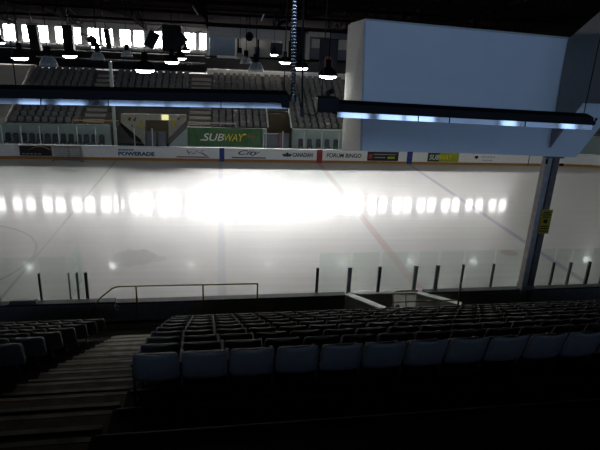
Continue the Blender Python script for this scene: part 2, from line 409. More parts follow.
# ================================================================== ROOF STEEL
def truss(x, i):
    t = empty('roof_truss', 'dark steel roof truss, %s from the left, spanning from the ice to the far windows' % ORD[i+1], 'roof truss', (x, 38, 10.4), group='roof trusses')
    y0, y1 = 18., 57.4
    def top(y):
        for (a, za), (b, zb) in zip(prof, prof[1:]):
            if a <= y <= b: return za+(zb-za)*(y-a)/(b-a)-.25
    def bot(y): return 10.5 if y < 46 else 10.5-(y-46)*.085
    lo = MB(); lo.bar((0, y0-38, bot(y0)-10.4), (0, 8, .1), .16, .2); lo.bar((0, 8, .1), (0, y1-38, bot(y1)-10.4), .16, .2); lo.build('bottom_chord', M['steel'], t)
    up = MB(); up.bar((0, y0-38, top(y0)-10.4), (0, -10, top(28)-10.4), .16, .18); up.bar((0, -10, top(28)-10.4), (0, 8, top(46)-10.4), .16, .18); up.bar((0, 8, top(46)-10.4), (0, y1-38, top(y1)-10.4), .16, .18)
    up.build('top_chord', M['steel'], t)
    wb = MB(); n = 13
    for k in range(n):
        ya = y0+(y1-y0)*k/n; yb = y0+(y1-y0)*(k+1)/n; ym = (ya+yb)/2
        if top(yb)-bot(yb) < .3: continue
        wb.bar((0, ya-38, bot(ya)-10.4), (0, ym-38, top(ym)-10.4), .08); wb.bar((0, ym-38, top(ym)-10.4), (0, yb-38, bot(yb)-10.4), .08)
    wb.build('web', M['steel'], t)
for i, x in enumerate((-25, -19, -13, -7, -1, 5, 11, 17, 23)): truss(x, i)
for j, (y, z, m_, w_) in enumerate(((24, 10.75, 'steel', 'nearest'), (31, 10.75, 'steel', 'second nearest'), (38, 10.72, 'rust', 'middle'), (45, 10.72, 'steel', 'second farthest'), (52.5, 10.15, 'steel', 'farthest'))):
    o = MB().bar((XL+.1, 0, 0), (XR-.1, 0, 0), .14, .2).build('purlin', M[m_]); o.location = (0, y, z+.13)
    tag(o, 'long %s roof beam running the rink length, %s of the five' % ('rusty brown' if m_ == 'rust' else 'dark'  , w_), 'roof beam', 'long roof beams')
for (a, b, nm) in (((192.5, 6), (198, 15), 'left'), ((264, 14), (261, 21), 'right')):
    p0, p1 = at_y(*a, 30), at_y(*b, 30)
    o = MB().tube([p0-p1, (0,0,0)], .035, 8).build('hanger_rod', M['chrome']); o.location = p1
    tag(o, 'short pale hanger rod under the dark roof above the ice, %s of the two' % nm, 'hanger rod')
p0, p1 = at_y(420, 18.5, 24), at_y(535, 3, 24)
o = MB().tube([(0,0,0), p1-p0], .05, 8).build('roof_pipe', M['steel']); o.location = p0
tag(o, 'thin pipe slanting across the dark roof above the white press box', 'pipe')

# ================================================================== FAR STAND: stairs, wall fronts
def stairs(xa, xb, label, lab2):
    t = empty('stair_flight', label, 'stairs', ((xa+xb)/2, FS_Y, FS_Z))
    for k in range(NR):
        for h in ((0, 1) if k else (1,)):
            y = k*FS_D + h*FS_D/2-.1; z = k*FS_R + (h*FS_R/2)
            st = MB()
            if h: st.box(xa-(xa+xb)/2, xb-(xa+xb)/2, y, y+FS_D/2-.002, z-FS_R/2+.005, z+.03)
            st.box(xa-(xa+xb)/2, xb-(xa+xb)/2, y-.03, y+.10, z+.032, z+.06)
            st.build('step', M['pale'], t)
    return t
stairs(-11.05, -9.45, 'pale concrete stairs climbing the far stand, beside the tall pale pole', '')
stairs(-2.55, -.75, 'pale concrete stairs climbing the far stand above the green sign\'s left end', '')
# pale pole by the first stairs
p = at_y(116, 147, 44.2); q = at_y(115, 62, 44.2)
o = MB().tube([(0,0,-p.z+.0), (0,0,q.z-p.z)], .13, 10).build('flag_pole', M['farwall']); o.location = p
tag(o, 'tall pale pole standing in front of the far stand stairs left of the tunnel', 'pole')
# walkway guard rail behind the top row, and parapet pipes
g = empty('guard_rail', 'long black guard rail behind the top seats of the far stand', 'railing', (0, 53.95, 5.75))
MB().box(-16.5, -1.3, -.03, .03, .15, .86).build('kick_panel', M['darker'], g); MB().tube([(-16.5, 0, .98), (-1.3, 0, .98)], .035, 8).build('top_rail', M['backwall'], g)
for k in range(9): MB().box(-16.4+k*1.88, -16.34+k*1.88, -.03, .03, 0, 1.0).build('post', M['darker'], g)
o = MB().tube([(-34+.1, 0, 0), (-1.4, 0, 0)], .2, 10).build('air_duct', M['dark']); o.location = (0, 56.9, 7.15)
tag(o, 'long dark duct running under the row of bright windows', 'duct')
for k in range(6): MB().box(-29.9+5*k, -29.85+5*k, -.02, 1.097, .12, .2).build('bracket', M['dark'], o)

# tunnel entrance
TY = 44.7
def poly_y(pts, Y, t): return [at_y(x, y, Y) for x, y in pts], (0, t, 0)
tn = empty('tunnel_entrance', 'pale painted tunnel entrance in the far stand with yellow and black artwork', 'entrance', at_y(156, 148, TY))
def tpart(name, pts, m_, dy=0., t=.15, Y=TY):
    mb = MB(); pl = [at_y(x, y, Y)+Vector((0, dy, 0)) for x, y in pts]
    mb.prism([q-tn.location for q in pl], (0, t, 0)); return mb.build(name, m_, tn)
tpart('left_panel', [(121, 114), (145, 114), (145, 146), (141, 139.5), (121, 122)], M['mural'])
tpart('right_panel', [(168.5, 114.5), (186, 115), (186, 121), (168.5, 138)], M['mural'])
tpart('lintel', [(145, 114), (168.5, 114.5), (168.5, 120.5), (145, 120)], M['mural'])
tpart('stringer', [(120.5, 122.5), (141, 139.5), (141, 143), (131, 138), (120.5, 125.5)], M['darker'], -.05)
tpart('ramp_wall', [(168, 138.5), (187, 120.5), (187, 127.5), (171, 143), (168, 143)], M['wallgrey'], -.1)
tpart('ramp_side', [(171, 143), (187, 127.5), (187, 147), (168, 147.5)], M['farwall'], -.05)
tpart('back_wall', [(143, 118), (170, 118), (170, 150), (143, 150)], M['brown'], 2.6)
tpart('door', [(146, 132), (156, 132), (156, 149), (146, 149)], M['doorgrey'], .1, .05)
tpart('door', [(157.5, 132), (166.5, 132), (166.5, 149), (157.5, 149)], M['doorgrey'], .1, .05)
for pts in ([(127, 116), (130, 115.6), (129, 120), (126.5, 119)], [(138.5, 121), (142, 120), (143, 126), (140, 128), (138, 125)], [(171, 121), (175, 119), (176, 125), (172, 127)], [(182, 116), (185, 115.5), (185, 119)]):
    tpart('artwork_yellow', pts, M['muraly'], -.02, .02)
for pts in ([(129, 117), (131, 118), (130.5, 121), (128, 120)], [(133, 119), (134.5, 122), (136.5, 117.5), (135.5, 117), (134, 119.5)], [(131, 124.5), (133, 125), (132.5, 127)], [(177, 117.5), (178.5, 120), (181, 116.5), (179, 118)]):
    tpart('artwork_black', pts, M['ink'], -.022, .02)
sg = empty('exit_sign', 'small lit yellow exit sign at the tunnel entrance top right corner', 'sign', at_y(165, 117.2, TY-.12))
a, b = at_y(161.6, 114.6, TY-.12)-sg.location, at_y(168.4, 120.0, TY-.12)-sg.location
MB().box(a.x, b.x, 0, .08, b.z, a.z).build('sign_face', M['exit'], sg)
MB().box(a.x-.03, b.x+.03, .02, .1, a.z, a.z+.04).build('housing', M['dark'], sg)

# stair opening with white edges
vo = empty('stairwell_opening', 'dark brown stairwell opening with white edges right of the green sign', 'stairwell', (5.05, 45.2, 0))
V = lambda x, y, z: Vector((x, y, z))-vo.location
MB().prism([V(4.12, 46.9, 0), V(4.12, 46.9, 3.1), V(6.03, 46.9, 3.1), V(6.03, 46.9, 0)], (0, .08, 0)).build('back_panel', M['brown'], vo)
for x, nm in ((4.02, 'edge'), (6.0, 'edge')):
    MB().prism([V(x, 45.0, .1), V(x, 45.0, 2.18), V(x, 47.3, 3.5), V(x, 47.3, .1)], (.05, 0, 0)).build('side_wall', M['brown'], vo)
    MB().hexa([V(x-.03, 45.0, 2.18), V(x+.09, 45.0, 2.18), V(x+.09, 47.3, 3.5), V(x-.03, 47.3, 3.5), V(x-.03, 45.0, 2.28), V(x+.09, 45.0, 2.28), V(x+.09, 47.3, 3.6), V(x-.03, 47.3, 3.6)]).build('white_edge', M['lwhite'], vo)
for k in range(6): MB().box(4.12-5.05, 6.0-5.05, -.1+k*.28, .18+k*.28, .2+.2*k, .4+.2*k).build('step', M['brown'], vo)
for (xa, xb, m_) in ((264, 277.5, 'farwall'), (279, 289, 'doorgrey')):
    a, b = at_y(xa, 133.5, 44.6), at_y(xb, 148.5, 44.6)
    o = MB().box(0, b.x-a.x, 0, .05, 0, a.z-b.z).build('gate_leaf', M['doorgrey']); o.location = (a.x, 44.6, b.z)
    f = MB().box(-.04, .02, -.03, .06, 0, a.z-b.z+.03); f.box(.02, b.x-a.x, -.03, .06, a.z-b.z-.04, a.z-b.z+.03); f.build('gate_frame', M['chrome'] if m_ == 'farwall' else M['lred'], o)
    tag(o, 'grey gate leaf below the brown stairwell opening, %s one of the pair' % ('left' if m_ == 'farwall' else 'right'), 'gate')
# white ledge on top of the far walls
for (xa, xb, lab) in ((-2.7, 3.95, 'white ledge along the wall top above the green sign'), (6.13, 30, 'white ledge along the far wall right of the stairwell opening'), (-16.6, -8.75, 'pale ledge along the far wall left of the tunnel')):
    o = MB().box(0, xb-xa, -.03, .18, 0, .06).build('wall_ledge', M['white'] if xa > -10 else M['farwall'], bevel=.01); o.location = (xa, FS_Y-.25, 2.0 if xa < 5 else 2.05)
    tag(o, lab, 'ledge')
# yellow guard by stairs
for (xa, ya, xb, yb, lab) in ((188, 122.5, 236, 123.5, 'low tan rail above the green sign beside the stairs'), (72, 120, 118, 121, 'low tan rail in front of the far stand seats left of the tunnel')):
    a, b = at_y(xa, ya, 45.05), at_y(xb, yb, 45.05)
    r = empty('low_rail', lab, 'railing', (a.x, 45.05, 2.06))
    MB().tube([(0, 0, a.z-2.06), (b.x-a.x, 0, a.z-2.06)], .05, 8).build('rail', M['lgold'] if xa < 100 else M['pale'], r)
    for k in range(4): MB().tube([((b.x-a.x)*k/3, 0, 0), ((b.x-a.x)*k/3, 0, a.z-2.06)], .03, 6).build('post', M['pale'], r)

# green sandwich-shop banner
sb = empty('banner_sign', 'long green banner with white and yellow SUBWAY lettering on the far stand wall', 'sign', (0, FS_Y-.33, 0))
a, b = at_y(187.5, 127.3, FS_Y-.33), at_y(262, 146.8, FS_Y-.33)
zt, zb = a.z, b.z+.02
MB().box(a.x, b.x, 0, .05, zb, zt).build('panel', M['green'], sb, bevel=.01)
for z in (zb-.03, zt-.01): MB().box(a.x-.02, b.x+.02, -.01, .06, z, z+.04).build('frame_strip', M['green2'], sb)
x0 = at_y(203, 139, FS_Y-.33).x; x1 = at_y(224, 139, FS_Y-.33).x; x2 = at_y(244, 139, FS_Y-.33).x
zl = at_y(220, 141, FS_Y-.33).z; hl = .62
lettering('lettering_white', 'SUB', x1-x0, hl, M['lwhite'], sb, (x0, -.005, zl), .25, .008)
lettering('lettering_yellow', 'WAY', x2-x1-.04, hl, M['lyellow'], sb, (x1+.04, -.005, zl), .25, .008)
MB().prism([(x0-.22, -.01, zl+.02), (x0+.14, -.01, zl+.02), (x0+.14, -.01, zl+.10), (x0-.22, -.01, zl+.10)], (0, .012, 0)).build('arrow', M['lwhite'], sb)
MB().prism([(x2-.12, -.01, zl+hl-.1), (x2+.22, -.01, zl+hl-.07), (x2+.14, -.01, zl+hl+.03), (x2-.08, -.01, zl+hl+.02)], (0, .012, 0)).build('arrow', M['lyellow'], sb)
for k in range(4): MB().box(x2+.32+k*.17, x2+.45+k*.17, -.01, .005, zl+.36, zl+.47).build('small_mark', M['lred'], sb)

# ================================================================== ADS ON THE FAR BOARDS
AY = YBD-.03
def ad(xa, xb, label, panel='board', z0=.26, z1=1.0):
    t = empty('board_advertisement', label, 'advertisement', (xa, AY, z0))
    MB().box(0, xb-xa, 0, .025, 0, z1-z0).build('panel', M[panel], t); return t
def marks(t, name, rects, m_):
    for (xa, xb, za, zb) in rects: MB().box(xa, xb, -.012, .002, za, zb).build(name, M[m_], t)
t = ad(-14.5, -12.3, 'black board advertisement with a gold sweep, just left of the goal net', 'adblack')
sw = MB()
for k in range(8):
    u0, u1 = k/8, (k+1)/8; f = lambda u: .42+.25*math.sin(u*PI)
    sw.prism([(.65+1.5*u0, -.012, f(u0)), (.65+1.5*u1, -.012, f(u1)), (.65+1.5*u1, -.012, f(u1)+.02+.08*u1), (.65+1.5*u0, -.012, f(u0)+.02+.08*u0)], (0, .014, 0))
sw.build('gold_sweep', M['lgold'], t); marks(t, 'text_mark', [(.15+.28*k, .35+.28*k, .10, .19) for k in range(5)], 'lgrey')
t = ad(-7.7, -4.7, 'white board advertisement reading POWERADE in dark letters')
lettering('lettering', 'POWERADE', 2.65, .30, M['lnavy'], t, (.17, -.002, .12), 0, .035)
marks(t, 'blue_mark', [(.17+.19*k, .33+.19*k, .50, .62) for k in range(6)], 'lblue')
t = ad(-3.3, -.5, 'white board advertisement with dark script and brown bar, left of the first blue stripe')
sc = MB(); sc.tube([(1.0+.14*k, -.01, .38+.12*math.sin(k*1.9)+.02*k) for k in range(9)], .022, 6)
sc.tube([(.85, -.01, .62), (.95, -.01, .42), (1.05, -.01, .33)], .04, 6); sc.tube([(1.95, -.01, .42), (2.2, -.01, .26), (2.36, -.01, .2)], .045, 6); [sc.v.__setitem__(i_, (v_[0], -.012+(v_[1]+.01)*.2, v_[2])) for i_, v_ in enumerate(sc.v)]; sc.build('script_lettering', M['lnavy'], t)
marks(t, 'bar', [(.05, 2.5, .05, .13)], 'lred')
t = ad(.6, 4.2, 'white board advertisement with dark City script over a purple bar')
lettering('script_lettering', 'City', 1.7, .46, M['lnavy'], t, (.85, -.002, .22), .45, .01)
marks(t, 'bar', [(.35, 3.0, .05, .14)], 'lpurple')
t = ad(4.8, 7.55, 'white board advertisement reading CANADIAN with a dark maple leaf')
lettering('lettering', 'CANADIAN', 1.62, .34, M['lnavy'], t, (.92, -.002, .22), .1, .03)
leaf = [(0, .0), (.04, .12), (.30, .10), (.26, .18), (.42, .28), (.34, .32), (.36, .42), (.22, .38), (.2, .42), (.12, .34), (.12, .52), (.06, .48), (0, .6)]
lf = [(x, y) for x, y in leaf] + [(-x, y) for x, y in reversed(leaf[1:-1])]
MB().prism([(.48+x, -.012, .16+y*.72) for x, y in lf], (0, .014, 0)).build('maple_leaf', M['lnavy'], t)
t = ad(8.2, 11.7, 'white board advertisement reading FORUM BINGO in black capitals')
lettering('lettering', 'FORUM BINGO', 2.85, .34, M['ink'], t, (.25, -.002, .22), .08, .02)
t = ad(11.8, 14.4, 'black board advertisement with pale line and red mark right of the bingo one', 'adblack')
marks(t, 'text_mark', [(.5, 2.4, .5, .56), (.6, 1.5, .24, .31)], 'lgrey'); marks(t, 'red_mark', [(.1, .42, .18, .55)], 'lred'); marks(t, 'olive_mark', [(1.7, 2.3, .18, .36)], 'lolive')
t = ad(16.9, 19.6, 'small green and yellow board advertisement reading SUBWAY right of the second blue stripe', 'green2')
MB().box(1.0, 2.7, -.006, .002, 0, .74).build('yellow_field', M['lolive'], t)
lettering('lettering_white', 'SUB', .85, .40, M['lwhite'], t, (.15, -.002, .17), .2, .0); lettering('lettering_yellow', 'WAY', 1.1, .40, M['lyellow'], t, (1.02, -.008, .17), .2, .0)
t = ad(20.2, 23.4, 'white board advertisement with a small dark diamond emblem under the press box')
MB().prism([(.75, -.012, .45), (.95, -.012, .25), (1.15, -.012, .45), (1.05, -.012, .55), (.85, -.012, .55)], (0, .014, 0)).build('emblem', M['ink'], t)
marks(t, 'text_mark', [(1.4+.25*k, 1.58+.25*k, .42, .5) for k in range(5)] + [(1.5, 2.4, .16, .22)], 'lgrey')

# ================================================================== FAR GLASS
def far_glass(x, w, label, post=True):
    o = MB().box(.04, w-.04, 0, .015, 0, 1.5).build('rink_glass', M['glass']); o.location = (x, YBD+.07, 1.092)
    tag(o, label, 'glass panel', 'far side rink glass')
    if post: MB().box(-.03, .03, -.03, .05, 0, 1.35).build('post', M['postpale'], o)
xs = [-16.9+1.3*k for k in range(7)]
for k, x in enumerate(xs): far_glass(x, 1.3, 'clear glass panel on the far boards left of the tunnel, %s from the left edge' % ORD[k+1])
for k, x in enumerate([-7.6, -6.3, -5.0]): far_glass(x, 1.3, 'clear glass panel on the far boards at the tunnel entrance, %s from its left end' % ORD[k+1])
for k, x in enumerate([3.6, 4.9]): far_glass(x, 1.3, 'clear glass panel at the gate below the stairwell opening, %s one' % ('left', 'right')[k])
for k, x in enumerate([6.6+1.4*j for j in range(3)]): far_glass(x, 1.4, 'clear glass panel above the red stripe and bingo advertisement, %s from the left' % ORD[k+1])

# dark chairs along the rink-side walkway
def bench_chair_mesh():
    mb = MB(); mb.box(-.21, .21, -.2, .2, .42, .48); mb.prism([(-.21, .18, .46), (.21, .18, .46), (.2, .24, .98), (.12, .25, 1.08), (-.12, .25, 1.08), (-.2, .24, .98)], (0, .05, 0))
    for x in (-.18, .18):
        for y in (-.16, .16): mb.box(x-.02, x+.02, y-.02, y+.02, 0, .42)
    return mb
bc = bench_chair_mesh().mesh('bench_chair', M['seatf2'])
def bench_chairs(xa, n, pitch, where, z=.35):
    for k in range(n):
        o = link('bench_chair', bc); o.location = (xa+pitch*k, 43.9, z); o.rotation_euler = (0, 0, 0)
        tag(o, 'dark rink-side chair behind the far glass %s, %s from the left' % (where, ORD[k+1]), 'chair', 'rink-side chairs ' + where)
struct(MB().box(-17, -8.7, 43.4, 44.9, 0, .35).build('floor_bench', M['concrete'])); struct(MB().box(6.2, 12, 43.4, 44.9, 0, .35).build('floor_bench.001', M['concrete']))
bench_chairs(-16.2, 13, .58, 'left of the tunnel'); bench_chairs(6.75, 5, .75, 'right of the stairwell')

# ================================================================== FAR SEATS
def seat_far_mb(x, y, z):
    mb = MB(); a = Vector((x, y, z))
    def hx(p): mb.hexa([a+Vector(q) for q in p])
    hx([(-.225, -.10, .36), (.225, -.10, .36), (.225, .28, .34), (-.225, .28, .34), (-.215, -.13, .43), (.215, -.13, .43), (.225, .28, .40), (-.225, .28, .40)])
    mb.prism([a+Vector(q) for q in ((-.235, .25, .38), (.235, .25, .38), (.22, .33, .74), (.15, .345, .80), (-.15, .345, .80), (-.22, .33, .74))], (0, .05, 0))
    hx([(-.03, .1, 0), (.03, .1, 0), (.03, .2, 0), (-.03, .2, 0), (-.03, .1, .36), (.03, .1, .36), (.03, .2, .36), (-.03, .2, .36)])
    return mb
sfm = seat_far_mb(0, 0, 0).mesh('arena_seat_far', M['seatf'])
rest = MB(); nfar = 0
SEC = [(-16.5, -11.2, 'left of the first far stairs', 0), (-9.3, -2.75, 'above the tunnel entrance', 4), (-.62, 4.0, 'above the green sign', 0), (6.1, 12.0, 'right of the stairwell opening', 0)]
rowword = ['front row', 'second row', 'third row', 'fourth row', 'fifth row', 'sixth row']
for (xa, xb, where, k0) in SEC:
    n = int((xb-xa)/.565)
    for k in range(k0, NR):
        for j in range(n):
            x = xa+.3+j*((xb-xa)/n); y = FS_Y+.12+FS_D*k; z = FS_Z+FS_R*k
            if k < k0+3 and (k0 == 0 or k < k0+2):
                o = link('arena_seat', sfm); o.location = (x, y, z); nfar += 1
                tag(o, 'small grey far seat %s, %s from left, %s' % (where, ORD[j+1], rowword[k-k0]), 'seat', 'far stand seats ' + where)
            else:
                q = seat_far_mb(x, y, z); i = len(rest.v); rest.v += q.v; rest.f += [tuple(a+i for a in f) for f in q.f]; rest.m += q.m
for (xa, xb, kr) in ((4.2, 5.9, range(3, NR)), (24., 34., range(0, 5))):
    for k in kr:
        for j in range(int((xb-xa)/.565)):
            q = seat_far_mb(xa+.3+j*.565, FS_Y+.12+FS_D*k, FS_Z+FS_R*k); i = len(rest.v); rest.v += q.v; rest.f += [tuple(a+i for a in f) for f in q.f]; rest.m += q.m
o = rest.build('arena_seat_rows', M['seatf']); tag(o, 'remaining small grey seats filling the upper rows of the far stand', 'seats', kind='stuff')

# ================================================================== PRESS BOOTH at the back, banner, clutter
BY = 49.0
bo = empty('announcer_booth', 'pale announcer booth with dark window hung before the far window row', 'booth', (3, BY, 5.75))
def bbox(name, x0, y0, x1, y1, m_, dy=0., t=.12):
    a, b = at_y(x0, y0, BY), at_y(x1, y1, BY); xm = (x0+x1)/2; a.z = at_y(xm, y0, BY).z; b.z = at_y(xm, y1, BY).z
    return MB().box(a.x-3, b.x-3, dy, dy+t, b.z-5.75, a.z-5.75).build(name, m_, bo)
bbox('fascia', 208, 28.5, 290, 39, M['backwall'], .1)
bbox('corner_post', 206, 31, 209.5, 58, M['white'], -.02)
bbox('window_pane', 209.5, 36, 235, 57.5, M['boothglass'], .2)
bbox('ledge', 217, 55.8, 246, 58.2, M['white'], -.25, .35)
bbox('back_panel', 235, 36, 290, 59, M['pale'], 1.3)
bbox('floor_slab', 206, 58.5, 352, 60, M['steel'], -.2, 1.8)
bbox('roof_slab', 206, 27.5, 352, 30, M['steel'], -.2, 1.8)
bbox('corner_post', 284, 33, 288, 60, M['pale'], -.02)
bbox('post', 237.5, 30, 239, 56, M['steel'], .15); bbox('post', 257.8, 30, 259, 56, M['steel'], .15); bbox('post', 265, 38, 268.5, 57, M['pale'], .2)
bbox('side_panel', 288, 31, 304, 60, M['dark'], .3)
bbox('end_panel', 300, 29, 354, 60, M['doorgrey'], .9)
bbox('corner_post', 306, 34, 309, 60, M['pale'], 0); bbox('upper_panel', 312, 39, 320, 48, M['pale'], .1); bbox('upper_panel', 336, 40, 352, 50, M['pale'], .1)
bbox('upper_panel', 309, 31.5, 331, 37, M['pale'], .1)
bbox('equipment', 272, 43, 283, 55, M['banner'], .6, .5)
for xh in (207, 250, 288, 330):
    a = at_y(xh, 28, BY); MB().bar((a.x-3, .6, a.z-5.75), (a.x-3, .6, a.z-5.75+2.6), .08).build('hanger', M['steel'], bo)
PY_ = FS_Y-.1+FS_D*NR+.12
a, b = at_y(207, 71, PY_), at_y(360, 78.5, PY_)
o = MB().box(0, b.x-a.x, 0, .14, 0, .58).build('parapet_wall', M['white']); o.location = (a.x, PY_, 5.68)
tag(o, 'low pale parapet wall behind the top seats under the announcer booth', 'wall')
p = at_y(257, 52, BY+.75); o = MB().lathe([(0, -.35), (.2, -.35), (.24, .4), (0, .4)], 14).build('plastic_bin', M['binblue']); o.location = p
tag(o, 'blue bin inside the announcer booth', 'bin')
p = at_y(249.5, 36.5, BY-.35)
r = empty('ring_speaker', 'black round speaker hanging in the announcer booth opening', 'loudspeaker', p)
MB().tube([(.26*math.cos(t*PI/8), 0, .3*math.sin(t*PI/8)) for t in range(16)], .09, 8, True).build('rim', M['darker'], r, True)
MB().tube([(0, .05, 0), (0, .12, 0)], .22, 14).build('cone', M['steel'], r); MB().bar((0, 0, .3), (0, 0, .95), .03).build('hanger', M['darker'], r)
# navy banner
p = at_y(328, 57, 40)
r = empty('hanging_banner', 'dark navy banner with a reddish oval emblem hanging left of the press box', 'banner', p)
a, b = at_y(320, 38.5, 40)-p, at_y(336.5, 75, 40)-p
bn = MB(); n = 10
for k in range(n):
    xa, xb = a.x+(b.x-a.x)*k/n, a.x+(b.x-a.x)*(k+1)/n; f = lambda q: .04*math.sin(q*9)
    bn.hexa([(xa, f(k/n), b.z), (xb, f((k+1)/n), b.z), (xb, f((k+1)/n)+.012, b.z), (xa, f(k/n)+.012, b.z), (xa, f(k/n), a.z), (xb, f((k+1)/n), a.z), (xb, f((k+1)/n)+.012, a.z), (xa, f(k/n)+.012, a.z)])
bn.build('cloth', M['banner'], r); c = at_y(327.5, 62, 40)-p
MB().prism([(c.x+.36*math.cos(t*PI/8), -.06, c.z+.42*math.sin(t*PI/8)) for t in range(16)], (0, .02, 0)).build('emblem', M['emblem'], r)
MB().tube([(a.x-.1, 0, a.z), (b.x+.1, 0, a.z)], .03, 6).build('rod', M['steel'], r)

# ================================================================== LAMPS and black loudspeakers
def make_lamp(lit):
    t = empty('high_bay_lamp', '', 'lamp')
    if lit:
        MB().lathe([(.05, .26), (.12, .25), (.22, .17), (.29, .06), (.32, 0), (.31, 0), (.28, .06), (.21, .16), (.1, .235)], 20).build('reflector', M['steel'], t, True)
        MB().lathe([(0, -.075), (.14, -.07), (.24, -.045), (.30, .0), (.0, .01)], 24).build('lens', M['glow'], t, True)
        MB().lathe([(0, -.10), (.12, -.095), (.22, -.07), (.27, -.03), (0, -.02)], 20).build('bulb', M['bulb'], t, True)
    else:
        MB().lathe([(.05, .30), (.11, .285), (.18, .22), (.23, .11), (.255, 0), (.245, 0), (.22, .11), (.17, .21), (.1, .275)], 20).build('reflector', M['acrylic'], t, True)
        MB().lathe([(0, .05), (.05, .06), (.06, .13), (.04, .23), (0, .25)], 10).build('bulb', M['acrylic'], t, True)
    h = .24 if lit else .28
    MB().lathe([(0, h+.26), (.08, h+.26), (.09, h+.22), (.09, h+.02), (.06, h), (0, h)], 14).build('ballast', M['steel'], t, True)
    MB().tube([(0, 0, h+.26), (0, 0, 2.4)], .014, 6).build('hanger', M['steel'], t)
    return t
LZ = 8.16
lamps = []
for (x, y) in ((20, 57.5), (70, 55.5), (145, 69.5), (172, 61.5), (180, 58), (328, 75.5), (301, 67.5), (285, 62)): lamps.append((at_z(x, y, LZ-.02), True, (x, y)))
RIM = {(45, 60.5): (4, 66.5), (97, 56): (1, 60), (127, 53): (0, 57), (255, 66.5): (1, 71.5), (246, 59.2): (0, 64), (240, 55): (0, 59)}
for (x, y) in ((45, 60.5), (97, 56), (127, 53), (255, 66.5), (246, 59.2), (240, 55)): lamps.append((at_z(x+RIM[(x, y)][0], RIM[(x, y)][1], LZ), False, (x, y)))
for k, x in enumerate((-14.4, -8.3, -2.3, 3.9, 10., 16., 21.7, 27.2, 32.5)): lamps.append((Vector((x, 40, LZ)), True, None))
for x in (10., 16., 21.7, 27.2):  # extra lamps added out of view to raise the light on ice and boards
    for y in (22., 28., 34.): lamps.append((Vector((x, y, LZ)), True, 'hid'))
protoL = {True: make_lamp(True), False: make_lamp(False)}; used = {True: False, False: False}
words = {(20, 57.5): 'at the far left edge below the windows', (70, 55.5): 'below the windows, second lit one from the left', (145, 69.5): 'over the ice left of the booth, largest of its line',
 (172, 61.5): 'left of the booth, second nearest of its line', (180, 58): 'left of the booth, third nearest of its line', (328, 75.5): 'below the navy banner, nearest of its line', (301, 67.5): 'right of the flexible duct, second of its line', (285, 62): 'behind the flexible duct, third of its line',
 (45, 60.5): 'below the left windows, largest of its line', (97, 56): 'below the windows, second of its line', (127, 53): 'below the windows, smallest of its line',
 (255, 66.5): 'in front of the booth, largest of three', (246, 59.2): 'in front of the booth, middle of three', (240, 55): 'in front of the booth, smallest of three'}
nrow = 0
for (p, lit, key) in lamps:
    if not used[lit]: o = protoL[lit]; used[lit] = True
    else: o = copy_tree(protoL[lit])
    o.location = p
    if key == 'hid': lab = 'added lit bell lamp over the ice, unseen behind the white press box'
    elif key: lab = ('lit' if lit else 'unlit') + ' clear bell lamp ' + words[key]
    else: nrow += 1; lab = 'small lit bell lamp near the far boards, %s from the left of the farthest row' % ORD[nrow]
    tag(o, lab, 'lamp', 'bell lamps over the ice')
def speaker(px, y0, y1, w, Y, tilt, label, deep=.6):
    a, b = at_y(px, y0, Y), at_y(px, y1, Y); h = a.z-b.z; wd = w*Y/FPX*.98
    t = empty('hanging_loudspeaker', label, 'loudspeaker', (a+b)/2, group='black loudspeakers over the far stand')
    c = MB().box(-wd/2, wd/2, -deep/2, deep/2, -h/2, h/2).build('cabinet', M['darker'], t, bevel=.04)
    gr = MB().box(-wd/2+.05, wd/2-.05, -deep/2-.03, -deep/2, -h/2+.05, h/2-.05).build('grille', M['dark'], t)
    br = MB(); br.bar((-wd/2-.03, 0, -.1), (-wd/2-.03, 0, h/2+.12), .04); br.bar((wd/2+.03, 0, -.1), (wd/2+.03, 0, h/2+.12), .04); br.bar((-wd/2-.05, 0, h/2+.12), (wd/2+.05, 0, h/2+.12), .04); br.build('yoke', M['darker'], t)
    MB().tube([(0, 0, h/2+.1), (math.sin(tilt)*1.0, 0, h/2+1.2)], .04, 6).build('hanger', M['darker'], t)
    t.rotation_euler = (0, tilt, 0); return t
speaker(34.5, 25, 51, 8.5, 46, -.08, 'tall black loudspeaker hung before the windows, leftmost one')
speaker(68.5, 25, 50, 9, 46, .0, 'tall black loudspeaker hung before the windows, second tall one from left')
speaker(172, 25, 52, 17, 46, .02, 'widest black loudspeaker cluster hung before the windows left of the booth')
speaker(181, 34, 46, 9, 45.2, .75, 'tilted black loudspeaker fixed to the right of the widest cluster', .5)
speaker(92, 36, 44, 6, 42.5, -.75, 'small tilted black loudspeaker silhouetted in the third window pair')
speaker(152, 31, 48, 9, 47.5, .5, 'tilted black loudspeaker just left of the widest cluster')
speaker(108, 29, 49, 4.5, 44, -.12, 'narrow black loudspeaker hanging between two window pairs')

# ================================================================== GOAL stored by the far boards
gl = empty('hockey_goal', 'grey hockey goal net standing against the far boards at left', 'goal', (-11.0, 40.75, 0))
f = MB(); f.tube([(-1.0, -.35, 0), (-1.0, -.35, 1.16), (-.95, -.35, 1.22), (.95, -.35, 1.22), (1.0, -.35, 1.16), (1.0, -.35, 0)], .035, 8); f.build('goal_frame', M['frame'], gl, True)
f = MB(); f.tube([(-1.0, -.35, .03), (-1.12, .1, .03), (-.8, .4, .03), (.8, .4, .03), (1.12, .1, .03), (1.0, -.35, .03)], .03, 8); f.tube([(0, -.35, 1.2), (0, .1, 1.15), (0, .4, .03)], .025, 6); f.build('base_frame', M['frame'], gl, True)
nt = MB()
def gp(u, v):                                     # u 0..1 across, v 0..1 front-top to back-bottom
    x = -1+2*u; y = -.35+.75*min(1, v*1.6)*(1-.25*abs(x)**4); z = 1.2-(max(0, v-.28)/.72)*1.17; return (x, y, z)
for k in range(25): nt.tube([gp(k/24, j/10) for j in range(11)], .014, 4)
